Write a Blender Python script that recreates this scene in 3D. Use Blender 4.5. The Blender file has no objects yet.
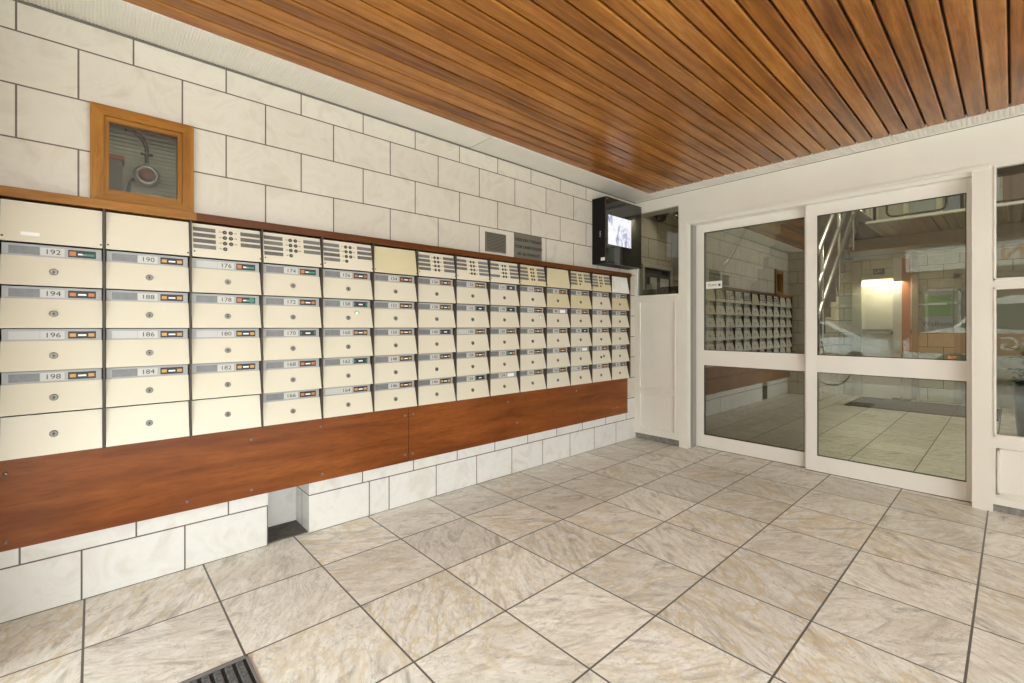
import bpy, bmesh, math, random
from mathutils import Vector, Matrix
random.seed(7)
C = bpy.context.scene.collection
S = bpy.context.scene
PI = math.pi

# ------------------------------------------------------------------ camera
H = 1.2
PSI = math.atan(501 / 458)
cam = bpy.data.cameras.new('camera')
cam.sensor_width = 36
cam.lens = 458 / 1024 * 36
cam.shift_y = -(341.5 - 327) / 1024
cam.clip_start = 0.02
co = bpy.data.objects.new('camera', cam)
co.location = (0, 0, H)
co.rotation_euler = (PI / 2, 0, PSI)
C.objects.link(co)
S.camera = co

# ------------------------------------------------------------------ world, exposure
w = bpy.data.worlds.new('sky')
S.world = w
w.use_nodes = True
bg = w.node_tree.nodes['Background']
bg.inputs['Color'].default_value = (0.93, 0.98, 0.975, 1)
bg.inputs['Strength'].default_value = 5.8
S.view_settings.view_transform = 'Standard'
S.view_settings.look = 'None'
S.view_settings.gamma = 1
S.view_settings.use_curve_mapping = False
S.view_settings.exposure = 0.0
S.cycles.use_denoising = True
S.cycles.max_bounces = 10
S.cycles.diffuse_bounces = 6
S.cycles.glossy_bounces = 5
S.cycles.transmission_bounces = 6
S.cycles.transparent_max_bounces = 16
S.cycles.sample_clamp_indirect = 8


def area_lamp(name, loc, size, power, color=(1, .95, .87), rot=(0, 0, 0)):
    l = bpy.data.lights.new(name, 'AREA')
    l.energy = power
    l.color = color
    l.shape = 'RECTANGLE'
    l.size, l.size_y = size
    o = bpy.data.objects.new(name, l)
    o.location = loc
    o.rotation_euler = rot
    C.objects.link(o)
    return o


# ------------------------------------------------------------------ material helpers
def newmat(name):
    m = bpy.data.materials.new(name)
    m.use_nodes = True
    nt = m.node_tree
    return m, nt, nt.nodes['Principled BSDF']


def col(c):
    return (c[0], c[1], c[2], 1)


def mat(name, c, rough=.5, metal=0, noise=0, nscale=8, spec=None, coat=0):
    m, nt, b = newmat(name)
    b.inputs['Base Color'].default_value = col(c)
    b.inputs['Roughness'].default_value = rough
    b.inputs['Metallic'].default_value = metal
    if spec is not None:
        b.inputs['Specular IOR Level'].default_value = spec
    if coat:
        b.inputs['Coat Weight'].default_value = coat
        b.inputs['Coat Roughness'].default_value = .05
    if noise:
        tc = nt.nodes.new('ShaderNodeNewGeometry')
        n = nt.nodes.new('ShaderNodeTexNoise')
        n.inputs['Scale'].default_value = nscale
        n.inputs['Detail'].default_value = 6
        nt.links.new(tc.outputs['Position'], n.inputs['Vector'])
        mx = nt.nodes.new('ShaderNodeMix')
        mx.data_type = 'RGBA'
        mx.inputs[6].default_value = col([v * (1 - noise) for v in c])
        mx.inputs[7].default_value = col([min(1, v * (1 + noise)) for v in c])
        r = nt.nodes.new('ShaderNodeMapRange')
        r.inputs[1].default_value = .3
        r.inputs[2].default_value = .7
        nt.links.new(n.outputs['Fac'], r.inputs[0])
        nt.links.new(r.outputs[0], mx.inputs[0])
        nt.links.new(mx.outputs[2], b.inputs['Base Color'])
    return m


def emit(name, c, s):
    m, nt, b = newmat(name)
    b.inputs['Base Color'].default_value = col(c)
    b.inputs['Emission Color'].default_value = col(c)
    b.inputs['Emission Strength'].default_value = s
    return m


def glass(name, tint, refl, rough=0.0, ior=1.5):
    m = bpy.data.materials.new(name)
    m.use_nodes = True
    nt = m.node_tree
    nt.nodes.clear()
    out = nt.nodes.new('ShaderNodeOutputMaterial')
    t = nt.nodes.new('ShaderNodeBsdfTransparent')
    t.inputs[0].default_value = col(tint)
    g = nt.nodes.new('ShaderNodeBsdfGlossy')
    g.inputs['Roughness'].default_value = rough
    g.inputs[0].default_value = (1, 1, .97, 1)
    f = nt.nodes.new('ShaderNodeFresnel')
    f.inputs[0].default_value = ior
    a = nt.nodes.new('ShaderNodeMath')
    a.operation = 'ADD'
    a.use_clamp = True
    a.inputs[1].default_value = refl
    nt.links.new(f.outputs[0], a.inputs[0])
    mx = nt.nodes.new('ShaderNodeMixShader')
    nt.links.new(a.outputs[0], mx.inputs[0])
    nt.links.new(t.outputs[0], mx.inputs[1])
    nt.links.new(g.outputs[0], mx.inputs[2])
    nt.links.new(mx.outputs[0], out.inputs[0])
    return m


class NG:
    """short node builder"""
    def __init__(s, nt):
        s.nt = nt

    def n(s, t, **kw):
        x = s.nt.nodes.new(t)
        for k, v in kw.items():
            setattr(x, k, v)
        return x

    def l(s, a, b):
        s.nt.links.new(a, b)

    def math(s, op, a, b=None, c=None):
        x = s.n('ShaderNodeMath', operation=op)
        for i, v in enumerate((a, b, c)):
            if v is None:
                continue
            if isinstance(v, (int, float)):
                x.inputs[i].default_value = v
            else:
                s.l(v, x.inputs[i])
        return x.outputs[0]

    def mix(s, f, a, b, blend='MIX'):
        x = s.n('ShaderNodeMix', data_type='RGBA', blend_type=blend)
        for i, v in ((0, f), (6, a), (7, b)):
            if isinstance(v, (int, float)):
                x.inputs[i].default_value = v
            elif isinstance(v, tuple):
                x.inputs[i].default_value = col(v)
            else:
                s.l(v, x.inputs[i])
        return x.outputs[2]

    def xyz(s, a, b, c):
        x = s.n('ShaderNodeCombineXYZ')
        for i, v in enumerate((a, b, c)):
            if isinstance(v, (int, float)):
                x.inputs[i].default_value = v
            else:
                s.l(v, x.inputs[i])
        return x.outputs[0]

    def ramp(s, f, stops):
        x = s.n('ShaderNodeValToRGB')
        e = x.color_ramp.elements
        e[0].position, e[0].color = stops[0][0], col(stops[0][1])
        e[1].position, e[1].color = stops[-1][0], col(stops[-1][1])
        for p, c in stops[1:-1]:
            k = e.new(p)
            k.color = col(c)
        s.l(f, x.inputs[0])
        return x.outputs[0]


def tile_mat(name, axis, u0, width, c1, c2, height=.2197, mortar=(.13, .11, .09), ms=.0034, rough=.22, z0=0):
    m, nt, b = newmat(name)
    g = NG(nt)
    pos = g.n('ShaderNodeNewGeometry').outputs['Position']
    sp = g.n('ShaderNodeSeparateXYZ')
    g.l(pos, sp.inputs[0])
    u = g.math('SUBTRACT', sp.outputs[axis], u0)
    z = g.math('SUBTRACT', sp.outputs[2], z0)
    v = g.xyz(u, z, 0)
    br = g.n('ShaderNodeTexBrick', offset=.5, offset_frequency=2)
    g.l(v, br.inputs['Vector'])
    br.inputs['Scale'].default_value = 1
    br.inputs['Brick Width'].default_value = width
    br.inputs['Row Height'].default_value = height
    br.inputs['Mortar Size'].default_value = ms
    br.inputs['Mortar Smooth'].default_value = .1
    br.inputs['Bias'].default_value = 0
    br.inputs['Color1'].default_value = col(c1)
    br.inputs['Color2'].default_value = col(c2)
    br.inputs['Mortar'].default_value = col(mortar)
    no = g.n('ShaderNodeTexNoise')
    no.inputs['Scale'].default_value = 5
    no.inputs['Detail'].default_value = 8
    no.inputs['Roughness'].default_value = .6
    no.inputs['Distortion'].default_value = 1.4
    g.l(pos, no.inputs['Vector'])
    cl = g.ramp(no.outputs['Fac'], [(.25, (.86, .82, .77)), (.5, (1, 1, 1)), (.75, (.93, .89, .84))])
    c = g.mix(1.0, br.outputs['Color'], cl, 'MULTIPLY')
    g.l(c, b.inputs['Base Color'])
    b.inputs['Roughness'].default_value = rough
    bp = g.n('ShaderNodeBump')
    bp.inputs['Strength'].default_value = .5
    bp.inputs['Distance'].default_value = .002
    g.l(g.math('SUBTRACT', 1.0, br.outputs['Fac']), bp.inputs['Height'])
    g.l(bp.outputs[0], b.inputs['Normal'])
    return m


def floor_mat():
    m, nt, b = newmat('slate_floor_tiles')
    g = NG(nt)
    pos = g.n('ShaderNodeNewGeometry').outputs['Position']
    sp = g.n('ShaderNodeSeparateXYZ')
    g.l(pos, sp.inputs[0])
    u = g.math('DIVIDE', g.math('ADD', sp.outputs[0], .110), .446)
    v = g.math('DIVIDE', g.math('ADD', sp.outputs[1], .0285), .438)
    fu, fv = g.math('FLOOR', u), g.math('FLOOR', v)
    du = g.math('ABSOLUTE', g.math('SUBTRACT', g.math('SUBTRACT', u, fu), .5))
    dv = g.math('ABSOLUTE', g.math('SUBTRACT', g.math('SUBTRACT', v, fv), .5))
    ed = g.math('MAXIMUM', du, dv)
    grout = g.math('GREATER_THAN', ed, .4912)
    wn = g.n('ShaderNodeTexWhiteNoise', noise_dimensions='2D')
    g.l(g.xyz(fu, fv, 0), wn.inputs['Vector'])
    rs = g.n('ShaderNodeSeparateColor')
    g.l(wn.outputs['Color'], rs.inputs[0])
    ang = g.math('ADD', g.math('MULTIPLY', g.math('FLOOR', g.math('MULTIPLY', rs.outputs[0], 4)), PI / 2), .55)
    rot = g.n('ShaderNodeVectorRotate', rotation_type='Z_AXIS')
    g.l(pos, rot.inputs['Vector'])
    g.l(ang, rot.inputs['Angle'])
    off = g.n('ShaderNodeVectorMath', operation='MULTIPLY_ADD')
    g.l(wn.outputs['Color'], off.inputs[0])
    off.inputs[1].default_value = (37, 53, 11)
    g.l(rot.outputs[0], off.inputs[2])

    def nz(scale, stretch, detail, dist, rough=.6):
        mp = g.n('ShaderNodeMapping')
        mp.inputs['Scale'].default_value = (stretch, 1, 1)
        g.l(off.outputs[0], mp.inputs[0])
        x = g.n('ShaderNodeTexNoise')
        x.inputs['Scale'].default_value = scale
        x.inputs['Detail'].default_value = detail
        x.inputs['Distortion'].default_value = dist
        x.inputs['Roughness'].default_value = rough
        g.l(mp.outputs[0], x.inputs['Vector'])
        return x.outputs['Fac']
    streak = nz(8.5, .32, 12, 2.2, .68)
    swirl = nz(2.6, .6, 5, 3.2, .6)
    big = nz(3.0, .7, 4, 1.6)
    fine = nz(60, .4, 6, .6, .7)
    vein = nz(4.2, .45, 7, 3.4, .6)
    base = g.ramp(streak, [(.30, (.30, .28, .235)), (.39, (.56, .54, .475)), (.47, (.78, .765, .69)), (.58, (.90, .89, .83)), (.70, (.74, .72, .65))])
    c = g.mix(g.ramp(swirl, [(.42, (0, 0, 0)), (.60, (.5, .5, .5))]), base, (.76, .735, .65))
    c = g.mix(g.ramp(big, [(.33, (.55, .55, .55)), (.48, (0, 0, 0))]), c, (.66, .61, .50))
    c = g.mix(g.ramp(fine, [(.38, (.30, .30, .30)), (.52, (0, 0, 0))]), c, (.42, .385, .32))
    # thin grey veins and ochre bands where distorted noise crosses its middle value
    vd = g.math('ABSOLUTE', g.math('SUBTRACT', vein, .5))
    c = g.mix(g.ramp(vd, [(.0, (.50, .50, .50)), (.012, (0, 0, 0))]), c, (.30, .275, .235))
    ov = nz(2.2, .55, 6, 4.0, .55)
    od = g.math('ABSOLUTE', g.math('SUBTRACT', ov, .53))
    och = g.math('MULTIPLY', g.ramp(od, [(.0, (.8, .8, .8)), (.045, (0, 0, 0))]), g.ramp(rs.outputs[1], [(.35, (.1, .1, .1)), (.75, (.85, .85, .85))]))
    c = g.mix(och, c, (.64, .52, .29))
    br = g.math('ADD', g.math('MULTIPLY', rs.outputs[2], .18), .96)
    c = g.mix(1.0, c, g.xyz(br, br, br), 'MULTIPLY')
    c = g.mix(grout, c, (.12, .11, .095))
    g.l(c, b.inputs['Base Color'])
    b.inputs['Roughness'].default_value = .33
    b.inputs['Specular IOR Level'].default_value = .35
    bp = g.n('ShaderNodeBump')
    bp.inputs['Strength'].default_value = .35
    bp.inputs['Distance'].default_value = .003
    g.l(g.math('SUBTRACT', g.math('MULTIPLY', streak, .6), g.math('MULTIPLY', grout, .8)), bp.inputs['Height'])
    g.l(bp.outputs[0], b.inputs['Normal'])
    return m


def wood_mat(name, axis, dark, mid, light, pitch=0, x0=0, rough=.3, scale=14, stretch=.06):
    """grain runs along 'axis'; with a pitch every board gets its own tint"""
    m, nt, b = newmat(name)
    g = NG(nt)
    pos = g.n('ShaderNodeNewGeometry').outputs['Position']
    sp = g.n('ShaderNodeSeparateXYZ')
    g.l(pos, sp.inputs[0])
    vec = pos
    rnd = None
    if pitch:
        bid = g.math('FLOOR', g.math('DIVIDE', g.math('SUBTRACT', sp.outputs[0], x0), pitch))
        wn = g.n('ShaderNodeTexWhiteNoise', noise_dimensions='1D')
        g.l(bid, wn.inputs['W'])
        rnd = wn.outputs['Value']
        off = g.n('ShaderNodeVectorMath', operation='MULTIPLY_ADD')
        g.l(wn.outputs['Color'], off.inputs[0])
        off.inputs[1].default_value = (9, 31, 17)
        g.l(pos, off.inputs[2])
        vec = off.outputs[0]
    mp = g.n('ShaderNodeMapping')
    sc = [1, 1, 1]
    sc[axis] = stretch
    mp.inputs['Scale'].default_value = sc
    g.l(vec, mp.inputs[0])
    n1 = g.n('ShaderNodeTexNoise')
    n1.inputs['Scale'].default_value = scale
    n1.inputs['Detail'].default_value = 8
    n1.inputs['Roughness'].default_value = .62
    n1.inputs['Distortion'].default_value = .5
    g.l(mp.outputs[0], n1.inputs['Vector'])
    n2 = g.n('ShaderNodeTexNoise')
    n2.inputs['Scale'].default_value = 2.3
    n2.inputs['Detail'].default_value = 3
    g.l(vec, n2.inputs['Vector'])
    f = g.math('ADD', g.math('MULTIPLY', n1.outputs['Fac'], .75), g.math('MULTIPLY', n2.outputs['Fac'], .25))
    if rnd is not None:
        f = g.math('ADD', f, g.math('MULTIPLY', g.math('SUBTRACT', rnd, .5), .16))
    c = g.ramp(f, [(.30, dark), (.5, mid), (.70, light)])
    # fine pores
    n3 = g.n('ShaderNodeTexNoise')
    n3.inputs['Scale'].default_value = scale * 9
    n3.inputs['Detail'].default_value = 4
    g.l(mp.outputs[0], n3.inputs['Vector'])
    c = g.mix(g.ramp(n3.outputs['Fac'], [(.35, (.4, .4, .4)), (.5, (0, 0, 0))]), c, tuple(v * .55 for v in mid))
    g.l(c, b.inputs['Base Color'])
    b.inputs['Roughness'].default_value = rough
    b.inputs['Specular IOR Level'].default_value = .5 if pitch else .22
    return m


M = {}
M['wall_tile'] = tile_mat('cream_wall_tile_left', 1, -.234, .372, (.58, .54, .46), (.62, .58, .50))
M['wall_tile_base'] = tile_mat('white_base_tile', 1, 1.25 - .3635 * 6, .3635, (.68, .68, .645), (.71, .71, .675))
M['wall_tile_base_a'] = tile_mat('white_base_tile_a', 1, -.224, .372, (.68, .68, .645), (.71, .71, .675))
M['wall_tile_base_b'] = tile_mat('white_base_tile_b', 1, 1.295 - .186 - .372 * 4, .372, (.68, .68, .645), (.71, .71, .675))
M['wall_tile_x'] = tile_mat('cream_wall_tile_cross', 0, 0, .372, (.64, .60, .50), (.68, .64, .54))
M['hall_tile'] = tile_mat('olive_cream_hall_tile', 0, 0, .372, (.70, .70, .54), (.74, .74, .58))
M['niche_tile_x'] = tile_mat('white_niche_tile', 0, -2.70, .372, (.70, .68, .64), (.72, .70, .66))
M['floor'] = floor_mat()
M['ceiling_wood'] = wood_mat('varnished_ceiling_wood', 1, (.13, .038, .006), (.31, .112, .016), (.50, .205, .036), pitch=.0953, x0=-2.49, rough=.27, scale=26, stretch=.05)
M['panel_wood'] = wood_mat('red_brown_panel_wood', 1, (.10, .025, .005), (.20, .056, .010), (.31, .100, .020), rough=.3, scale=11, stretch=.12)
M['frame_wood'] = wood_mat('oiled_frame_wood_z', 2, (.15, .055, .007), (.28, .115, .017), (.40, .18, .032), rough=.35, scale=16, stretch=.09)
M['frame_wood_y'] = wood_mat('oiled_frame_wood_y', 1, (.15, .055, .007), (.28, .115, .017), (.40, .18, .032), rough=.35, scale=16, stretch=.09)
M['rail_wood'] = wood_mat('brown_rail_wood', 1, (.055, .015, .002), (.105, .031, .004), (.16, .052, .008), rough=.35, scale=16, stretch=.09)
M['white_paint'] = mat('cream_white_paint', (.79, .77, .69), .38, noise=.03, nscale=3)
M['white_alu'] = mat('white_coated_aluminium', (.82, .80, .735), .3, noise=.015, nscale=5)
M['vent_white'] = mat('white_vent_strip', (.78, .76, .70), .45, noise=.03)
M['jamb_grey'] = mat('grey_jamb_channel', (.28, .265, .235), .4)
M['toe'] = mat('grey_stone_threshold', (.22, .21, .19), .7, noise=.35, nscale=30)
M['dark_gap'] = mat('black_gap', (.012, .011, .010), .8)
M['dark_metal'] = mat('dark_brown_metal', (.045, .032, .022), .5)
M['cream'] = mat('cream_enamel', (.67, .625, .50), .35, noise=.02, nscale=3)
M['cream_yellow'] = mat('yellowed_cream_enamel', (.62, .55, .35), .38, noise=.02, nscale=3)
M['strip'] = mat('light_grey_strip', (.36, .355, .335), .35)
M['card_grey'] = mat('grey_name_card', (.17, .175, .175), .4, noise=.12, nscale=60)
M['card_light'] = mat('pale_name_card', (.50, .50, .47), .45)
M['card_dark'] = mat('dark_name_card', (.135, .13, .125), .35, noise=.15, nscale=50)
M['number_plate'] = mat('white_number_plate', (.52, .51, .475), .4)
M['ink'] = mat('black_ink', (.02, .02, .02), .5)
M['orange'] = mat('orange_print', (.55, .17, .03), .5)
M['yellow'] = mat('yellow_print', (.58, .30, .06), .5)
M['teal'] = mat('teal_print', (.03, .25, .17), .5)
M['green_st'] = mat('green_print', (.08, .45, .12), .5)
M['white'] = mat('white_print', (.85, .85, .83), .5)
M['chrome'] = mat('worn_chrome', (.26, .25, .23), .5, 1)
M['steel'] = mat('brushed_steel', (.62, .62, .60), .25, 1)
M['dark_steel'] = mat('dark_key_slot', (.06, .055, .05), .4, .6)
M['plate'] = mat('grey_brown_plate', (.16, .145, .115), .45, .2)
M['plate_dark'] = mat('dark_plate_print', (.05, .045, .038), .5)
M['black'] = mat('black_lacquer', (.008, .008, .009), .12, coat=.6)
M['black_matte'] = mat('black_plastic', (.010, .010, .011), .45, spec=.12)
M['rubber'] = mat('black_seal', (.02, .02, .018), .6)
M['glass_door'] = glass('tinted_door_glass', (.50, .52, .45), .17)
M['glass_right'] = glass('clear_door_glass', (.80, .81, .74), .03, ior=1.32)
M['glass_clear'] = glass('clear_pane', (.85, .86, .83), .02, ior=1.3)
M['glass_booth'] = glass('dark_booth_glass', (.72, .72, .66), .0)
M['grate'] = mat('grey_ribbed_mat', (.10, .10, .10), .75, noise=.5, nscale=90)
M['mortar'] = mat('dark_grout', (.13, .115, .10), .8)
M['concrete'] = mat('dusty_concrete', (.10, .095, .085), .9, noise=.3, nscale=25)
M['interior_white'] = mat('interior_plaster', (.62, .62, .56), .6, noise=.03)
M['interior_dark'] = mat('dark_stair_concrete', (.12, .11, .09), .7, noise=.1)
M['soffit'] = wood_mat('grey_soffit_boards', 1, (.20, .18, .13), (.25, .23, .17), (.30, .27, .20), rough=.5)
M['floor_in'] = M['floor']

# ------------------------------------------------------------------ mesh helpers


class MB:
    def __init__(s):
        s.bm = bmesh.new()
        s.mi = 0

    def box(s, x0, x1, y0, y1, z0, z1, bev=0, mi=0):
        x0, x1 = min(x0, x1), max(x0, x1)
        y0, y1 = min(y0, y1), max(y0, y1)
        z0, z1 = min(z0, z1), max(z0, z1)
        vs = [s.bm.verts.new(p) for p in ((x0, y0, z0), (x1, y0, z0), (x1, y1, z0), (x0, y1, z0), (x0, y0, z1), (x1, y0, z1), (x1, y1, z1), (x0, y1, z1))]
        fs = [s.bm.faces.new([vs[i] for i in q]) for q in ((3, 2, 1, 0), (4, 5, 6, 7), (0, 1, 5, 4), (1, 2, 6, 5), (2, 3, 7, 6), (3, 0, 4, 7))]
        for f in fs:
            f.material_index = mi
        if bev:
            es = set(e for f in fs for e in f.edges)
            r = bmesh.ops.bevel(s.bm, geom=list(es), offset=bev, segments=2, affect='EDGES', profile=.6)
            for f in r['faces']:
                f.material_index = mi
        return s

    def prism(s, pts, d, axis=1, a0=0, mi=0):
        """closed outline pts (2D, in the plane normal to axis) extruded from a0 by d along axis"""
        def P(p, a):
            if axis == 1:
                return (p[0], a, p[1])
            if axis == 0:
                return (a, p[0], p[1])
            return (p[0], p[1], a)
        A = [s.bm.verts.new(P(p, a0)) for p in pts]
        B = [s.bm.verts.new(P(p, a0 + d)) for p in pts]
        n = len(pts)
        fs = [s.bm.faces.new(A[::-1]), s.bm.faces.new(B)]
        for i in range(n):
            fs.append(s.bm.faces.new((A[i], A[(i + 1) % n], B[(i + 1) % n], B[i])))
        for f in fs:
            f.material_index = mi
        return s

    def tube(s, pts, r, seg=10, mi=0, cap=True, closed=False):
        pts = [Vector(p) for p in pts]
        n = len(pts)
        rings = []
        up = None
        for i, p in enumerate(pts):
            if closed:
                d = pts[(i + 1) % n] - pts[i - 1]
            else:
                d = pts[min(i + 1, n - 1)] - pts[max(i - 1, 0)]
            d.normalize()
            if up is None:
                up = Vector((0, 0, 1)) if abs(d.z) < .9 else Vector((1, 0, 0))
            a = d.cross(up)
            if a.length < 1e-4:
                a = d.cross(Vector((0, 1, 0)))
            a.normalize()
            b = a.cross(d).normalized()
            up = b
            rr = r[i] if isinstance(r, (list, tuple)) else r
            rings.append([s.bm.verts.new(p + (a * math.cos(t) + b * math.sin(t)) * rr) for t in [2 * PI * k / seg for k in range(seg)]])
        m = n if closed else n - 1
        for i in range(m):
            A, B = rings[i], rings[(i + 1) % n]
            for k in range(seg):
                f = s.bm.faces.new((A[k], A[(k + 1) % seg], B[(k + 1) % seg], B[k]))
                f.smooth = True
                f.material_index = mi
        if cap and not closed:
            for R in (rings[0][::-1], rings[-1]):
                f = s.bm.faces.new(R)
                f.material_index = mi
        return s

    def cyl(s, c, d, r, h, seg=20, mi=0, r2=None):
        c, d = Vector(c), Vector(d).normalized()
        return s.tube([c, c + d * h], [r, r if r2 is None else r2], seg, mi)

    def lathe(s, prof, c=(0, 0, 0), seg=24, mi=0, axis='z'):
        """prof: (radius, height) list"""
        rings = []
        for r, h in prof:
            ring = []
            for k in range(seg):
                t = 2 * PI * k / seg
                a, b = max(r, 1e-4) * math.cos(t), max(r, 1e-4) * math.sin(t)
                p = {'z': (a, b, h), 'x': (h, a, b), 'y': (b, h, a)}[axis]
                ring.append(s.bm.verts.new((c[0] + p[0], c[1] + p[1], c[2] + p[2])))
            rings.append(ring)
        for A, B in zip(rings, rings[1:]):
            for k in range(seg):
                f = s.bm.faces.new((A[k], A[(k + 1) % seg], B[(k + 1) % seg], B[k]))
                f.smooth = True
                f.material_index = mi
        f = s.bm.faces.new(rings[0][::-1])
        f.material_index = mi
        f = s.bm.faces.new(rings[-1])
        f.material_index = mi
        return s

    def quad(s, pts, mi=0):
        f = s.bm.faces.new([s.bm.verts.new(p) for p in pts])
        f.material_index = mi
        return s

    def build(s, name, m, parent=None, loc=None, recalc=True):
        if recalc:
            bmesh.ops.recalc_face_normals(s.bm, faces=s.bm.faces)
        me = bpy.data.meshes.new(name)
        s.bm.to_mesh(me)
        s.bm.free()
        for x in (m if isinstance(m, (list, tuple)) else [m]):
            me.materials.append(x)
        o = bpy.data.objects.new(name, me)
        C.objects.link(o)
        if parent:
            o.parent = parent
        if loc:
            o.location = loc
        return o


def box(name, m, x0, x1, y0, y1, z0, z1, parent=None, bev=0):
    return MB().box(x0, x1, y0, y1, z0, z1, bev).build(name, m, parent)


def struct(o):
    o['kind'] = 'structure'
    return o


def tag(o, label, cat, group=None):
    o['label'] = label
    o['category'] = cat
    if group:
        o['group'] = group
    return o


def thing(name, label, cat, loc=(0, 0, 0), group=None, rz=0):
    o = bpy.data.objects.new(name, None)
    o.empty_display_size = .05
    C.objects.link(o)
    o.location = loc
    o.rotation_euler = (0, 0, rz)
    return tag(o, label, cat, group)


TXT = {}


def text_mesh(s, size, ext=.0004):
    k = (s, size)
    if k in TXT:
        return TXT[k]
    cu = bpy.data.curves.new('lettering', 'FONT')
    cu.body = s
    cu.size = size
    cu.align_x = 'CENTER'
    cu.align_y = 'CENTER'
    cu.extrude = ext
    cu.resolution_u = 3
    cu.offset = .0009 if len(s) > 12 else 0
    ob = bpy.data.objects.new('lettering', cu)
    C.objects.link(ob)
    bpy.context.view_layer.update()
    me = bpy.data.meshes.new_from_object(ob.evaluated_get(bpy.context.evaluated_depsgraph_get()))
    bpy.data.objects.remove(ob)
    TXT[k] = me
    return me


def text(name, s, size, m, loc, facing, parent=None, sx=1.0):
    """facing: 'x' reads on a surface looking along +X, 'y' along -Y, '-y2' along +Y"""
    me = text_mesh(s, size).copy()
    me.materials.clear()
    me.materials.append(m)
    o = bpy.data.objects.new(name, me)
    C.objects.link(o)
    R = {'x': Matrix(((0, 0, 1), (1, 0, 0), (0, 1, 0))), 'y': Matrix(((1, 0, 0), (0, 0, -1), (0, 1, 0))),
         'back': Matrix(((-1, 0, 0), (0, 0, 1), (0, 1, 0)))}[facing]
    o.matrix_world = Matrix.Translation(loc) @ R.to_4x4() @ Matrix.Diagonal((sx, 1, 1, 1))
    if parent:
        pl = parent
        o.parent = parent
        o.matrix_parent_inverse = Matrix()
        o.matrix_basis = Matrix.Translation(loc) @ R.to_4x4() @ Matrix.Diagonal((sx, 1, 1, 1))
    return o


XL, YD, ZC = -2.761, 4.318, 2.548

# ------------------------------------------------------------------ floor, ground
YO = -1.55          # open edge of the porch, behind the camera
struct(MB().box(XL - .3, 3.3, YO, 10.3, -.12, 0).build('floor', M['floor']))
# street outside (seen only as reflection in the door glass)
M['paver'] = tile_mat('pale_paving', 0, 0, .6, (.66, .64, .60), (.60, .58, .55), height=.6)


def ground_mat(name, c1, c2, bw, rh, mo):
    m, nt, b = newmat(name)
    g = NG(nt)
    pos = g.n('ShaderNodeNewGeometry').outputs['Position']
    br = g.n('ShaderNodeTexBrick', offset=.5)
    g.l(pos, br.inputs['Vector'])
    br.inputs['Scale'].default_value = 1
    br.inputs['Brick Width'].default_value = bw
    br.inputs['Row Height'].default_value = rh
    br.inputs['Mortar Size'].default_value = mo
    br.inputs['Color1'].default_value = col(c1)
    br.inputs['Color2'].default_value = col(c2)
    br.inputs['Mortar'].default_value = (.2, .18, .16, 1)
    g.l(br.outputs['Color'], b.inputs['Base Color'])
    b.inputs['Roughness'].default_value = .8
    return m


M['pale_ground'] = ground_mat('pale_pavement_slabs', (.62, .60, .56), (.56, .54, .50), .6, .6, .006)
M['brick_road'] = ground_mat('pink_brick_road', (.42, .36, .32), (.37, .32, .28), .21, .105, .006)
struct(MB().box(-20, 16, -3.4, YO, -.12, -.02).build('trim_1', M['pale_ground']))
struct(MB().box(-20, 16, -30, -3.4, -.15, -.06).build('trim_2', M['brick_road']))

# ------------------------------------------------------------------ left wall
WY0, WY1, WZ0, WZ1 = .030, .325, 1.812, 2.13      # hole behind the wooden meter window
NY0, NY1 = .708, .930                              # low niche
T = .35
m = MB()
ys = [-.60, WY0, WY1, YD + .02]
TW = .04
# part above the base courses
ZB = .4394
m.box(XL - TW, XL, ys[0], ys[1], ZB, 2.7)
m.box(XL - TW, XL, ys[2], ys[3], ZB, 2.7)
m.box(XL - TW, XL, ys[1], ys[2], ZB, WZ0)
m.box(XL - TW, XL, ys[1], ys[2], WZ1, 2.7)
m.box(XL - T, XL - TW, ys[0], -.10, ZB, 2.7)
m.box(XL - T, XL - TW, .50, ys[3], ZB, 2.7)
m.box(XL - T, XL - TW, -.10, .50, ZB, 1.70)
m.box(XL - T, XL - TW, -.10, .50, 2.32, 2.7)
wl = struct(m.build('wall_left', M['wall_tile']))
m = MB()
m.box(XL - T, XL, ys[0], NY0, 0, ZB)
m.box(XL - T, XL - .235, NY0, NY1, 0, ZB)
m.box(XL - .235, XL, NY0, NY1, .30, ZB)
m.build('wall_base', M['wall_tile_base_a'], wl)
m = MB()
m.box(XL - T, XL, 1.427, ys[3], 0, .2197)
m.box(XL - T, XL, NY1, ys[3], .2197, ZB)
m.build('wall_base', M['wall_tile_base'], wl)
MB().box(XL - T, XL, NY1, 1.427, 0, .2197).build('wall_base', M['wall_tile_base_b'], wl)
m = MB()
m.box(XL - .235, XL - .0005, NY1 - .004, NY1 + .0005, .004, .30)
m.build('niche_side', M['niche_tile_x'], wl)
MB().box(XL - .235, XL - .02, NY0 + .002, NY1 - .004, .0, .006).build('niche_dust', M['concrete'], wl)
# continuation of the same wall behind the glazed front
struct(MB().box(XL - T, XL, YD + .02, 10.3, 0, 5.2).build('wall_left_far', M['wall_tile']))
bpy.data.objects['wall_left_far'].name = 'wall_left.001'
# return pier at the open end of the mailbox wall
struct(MB().box(XL - .3, -2.30, -.60, -.34, 0, ZC).build('wall_pier', M['wall_tile_x']))
bpy.data.objects['wall_pier'].name = 'wall_back'

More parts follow.
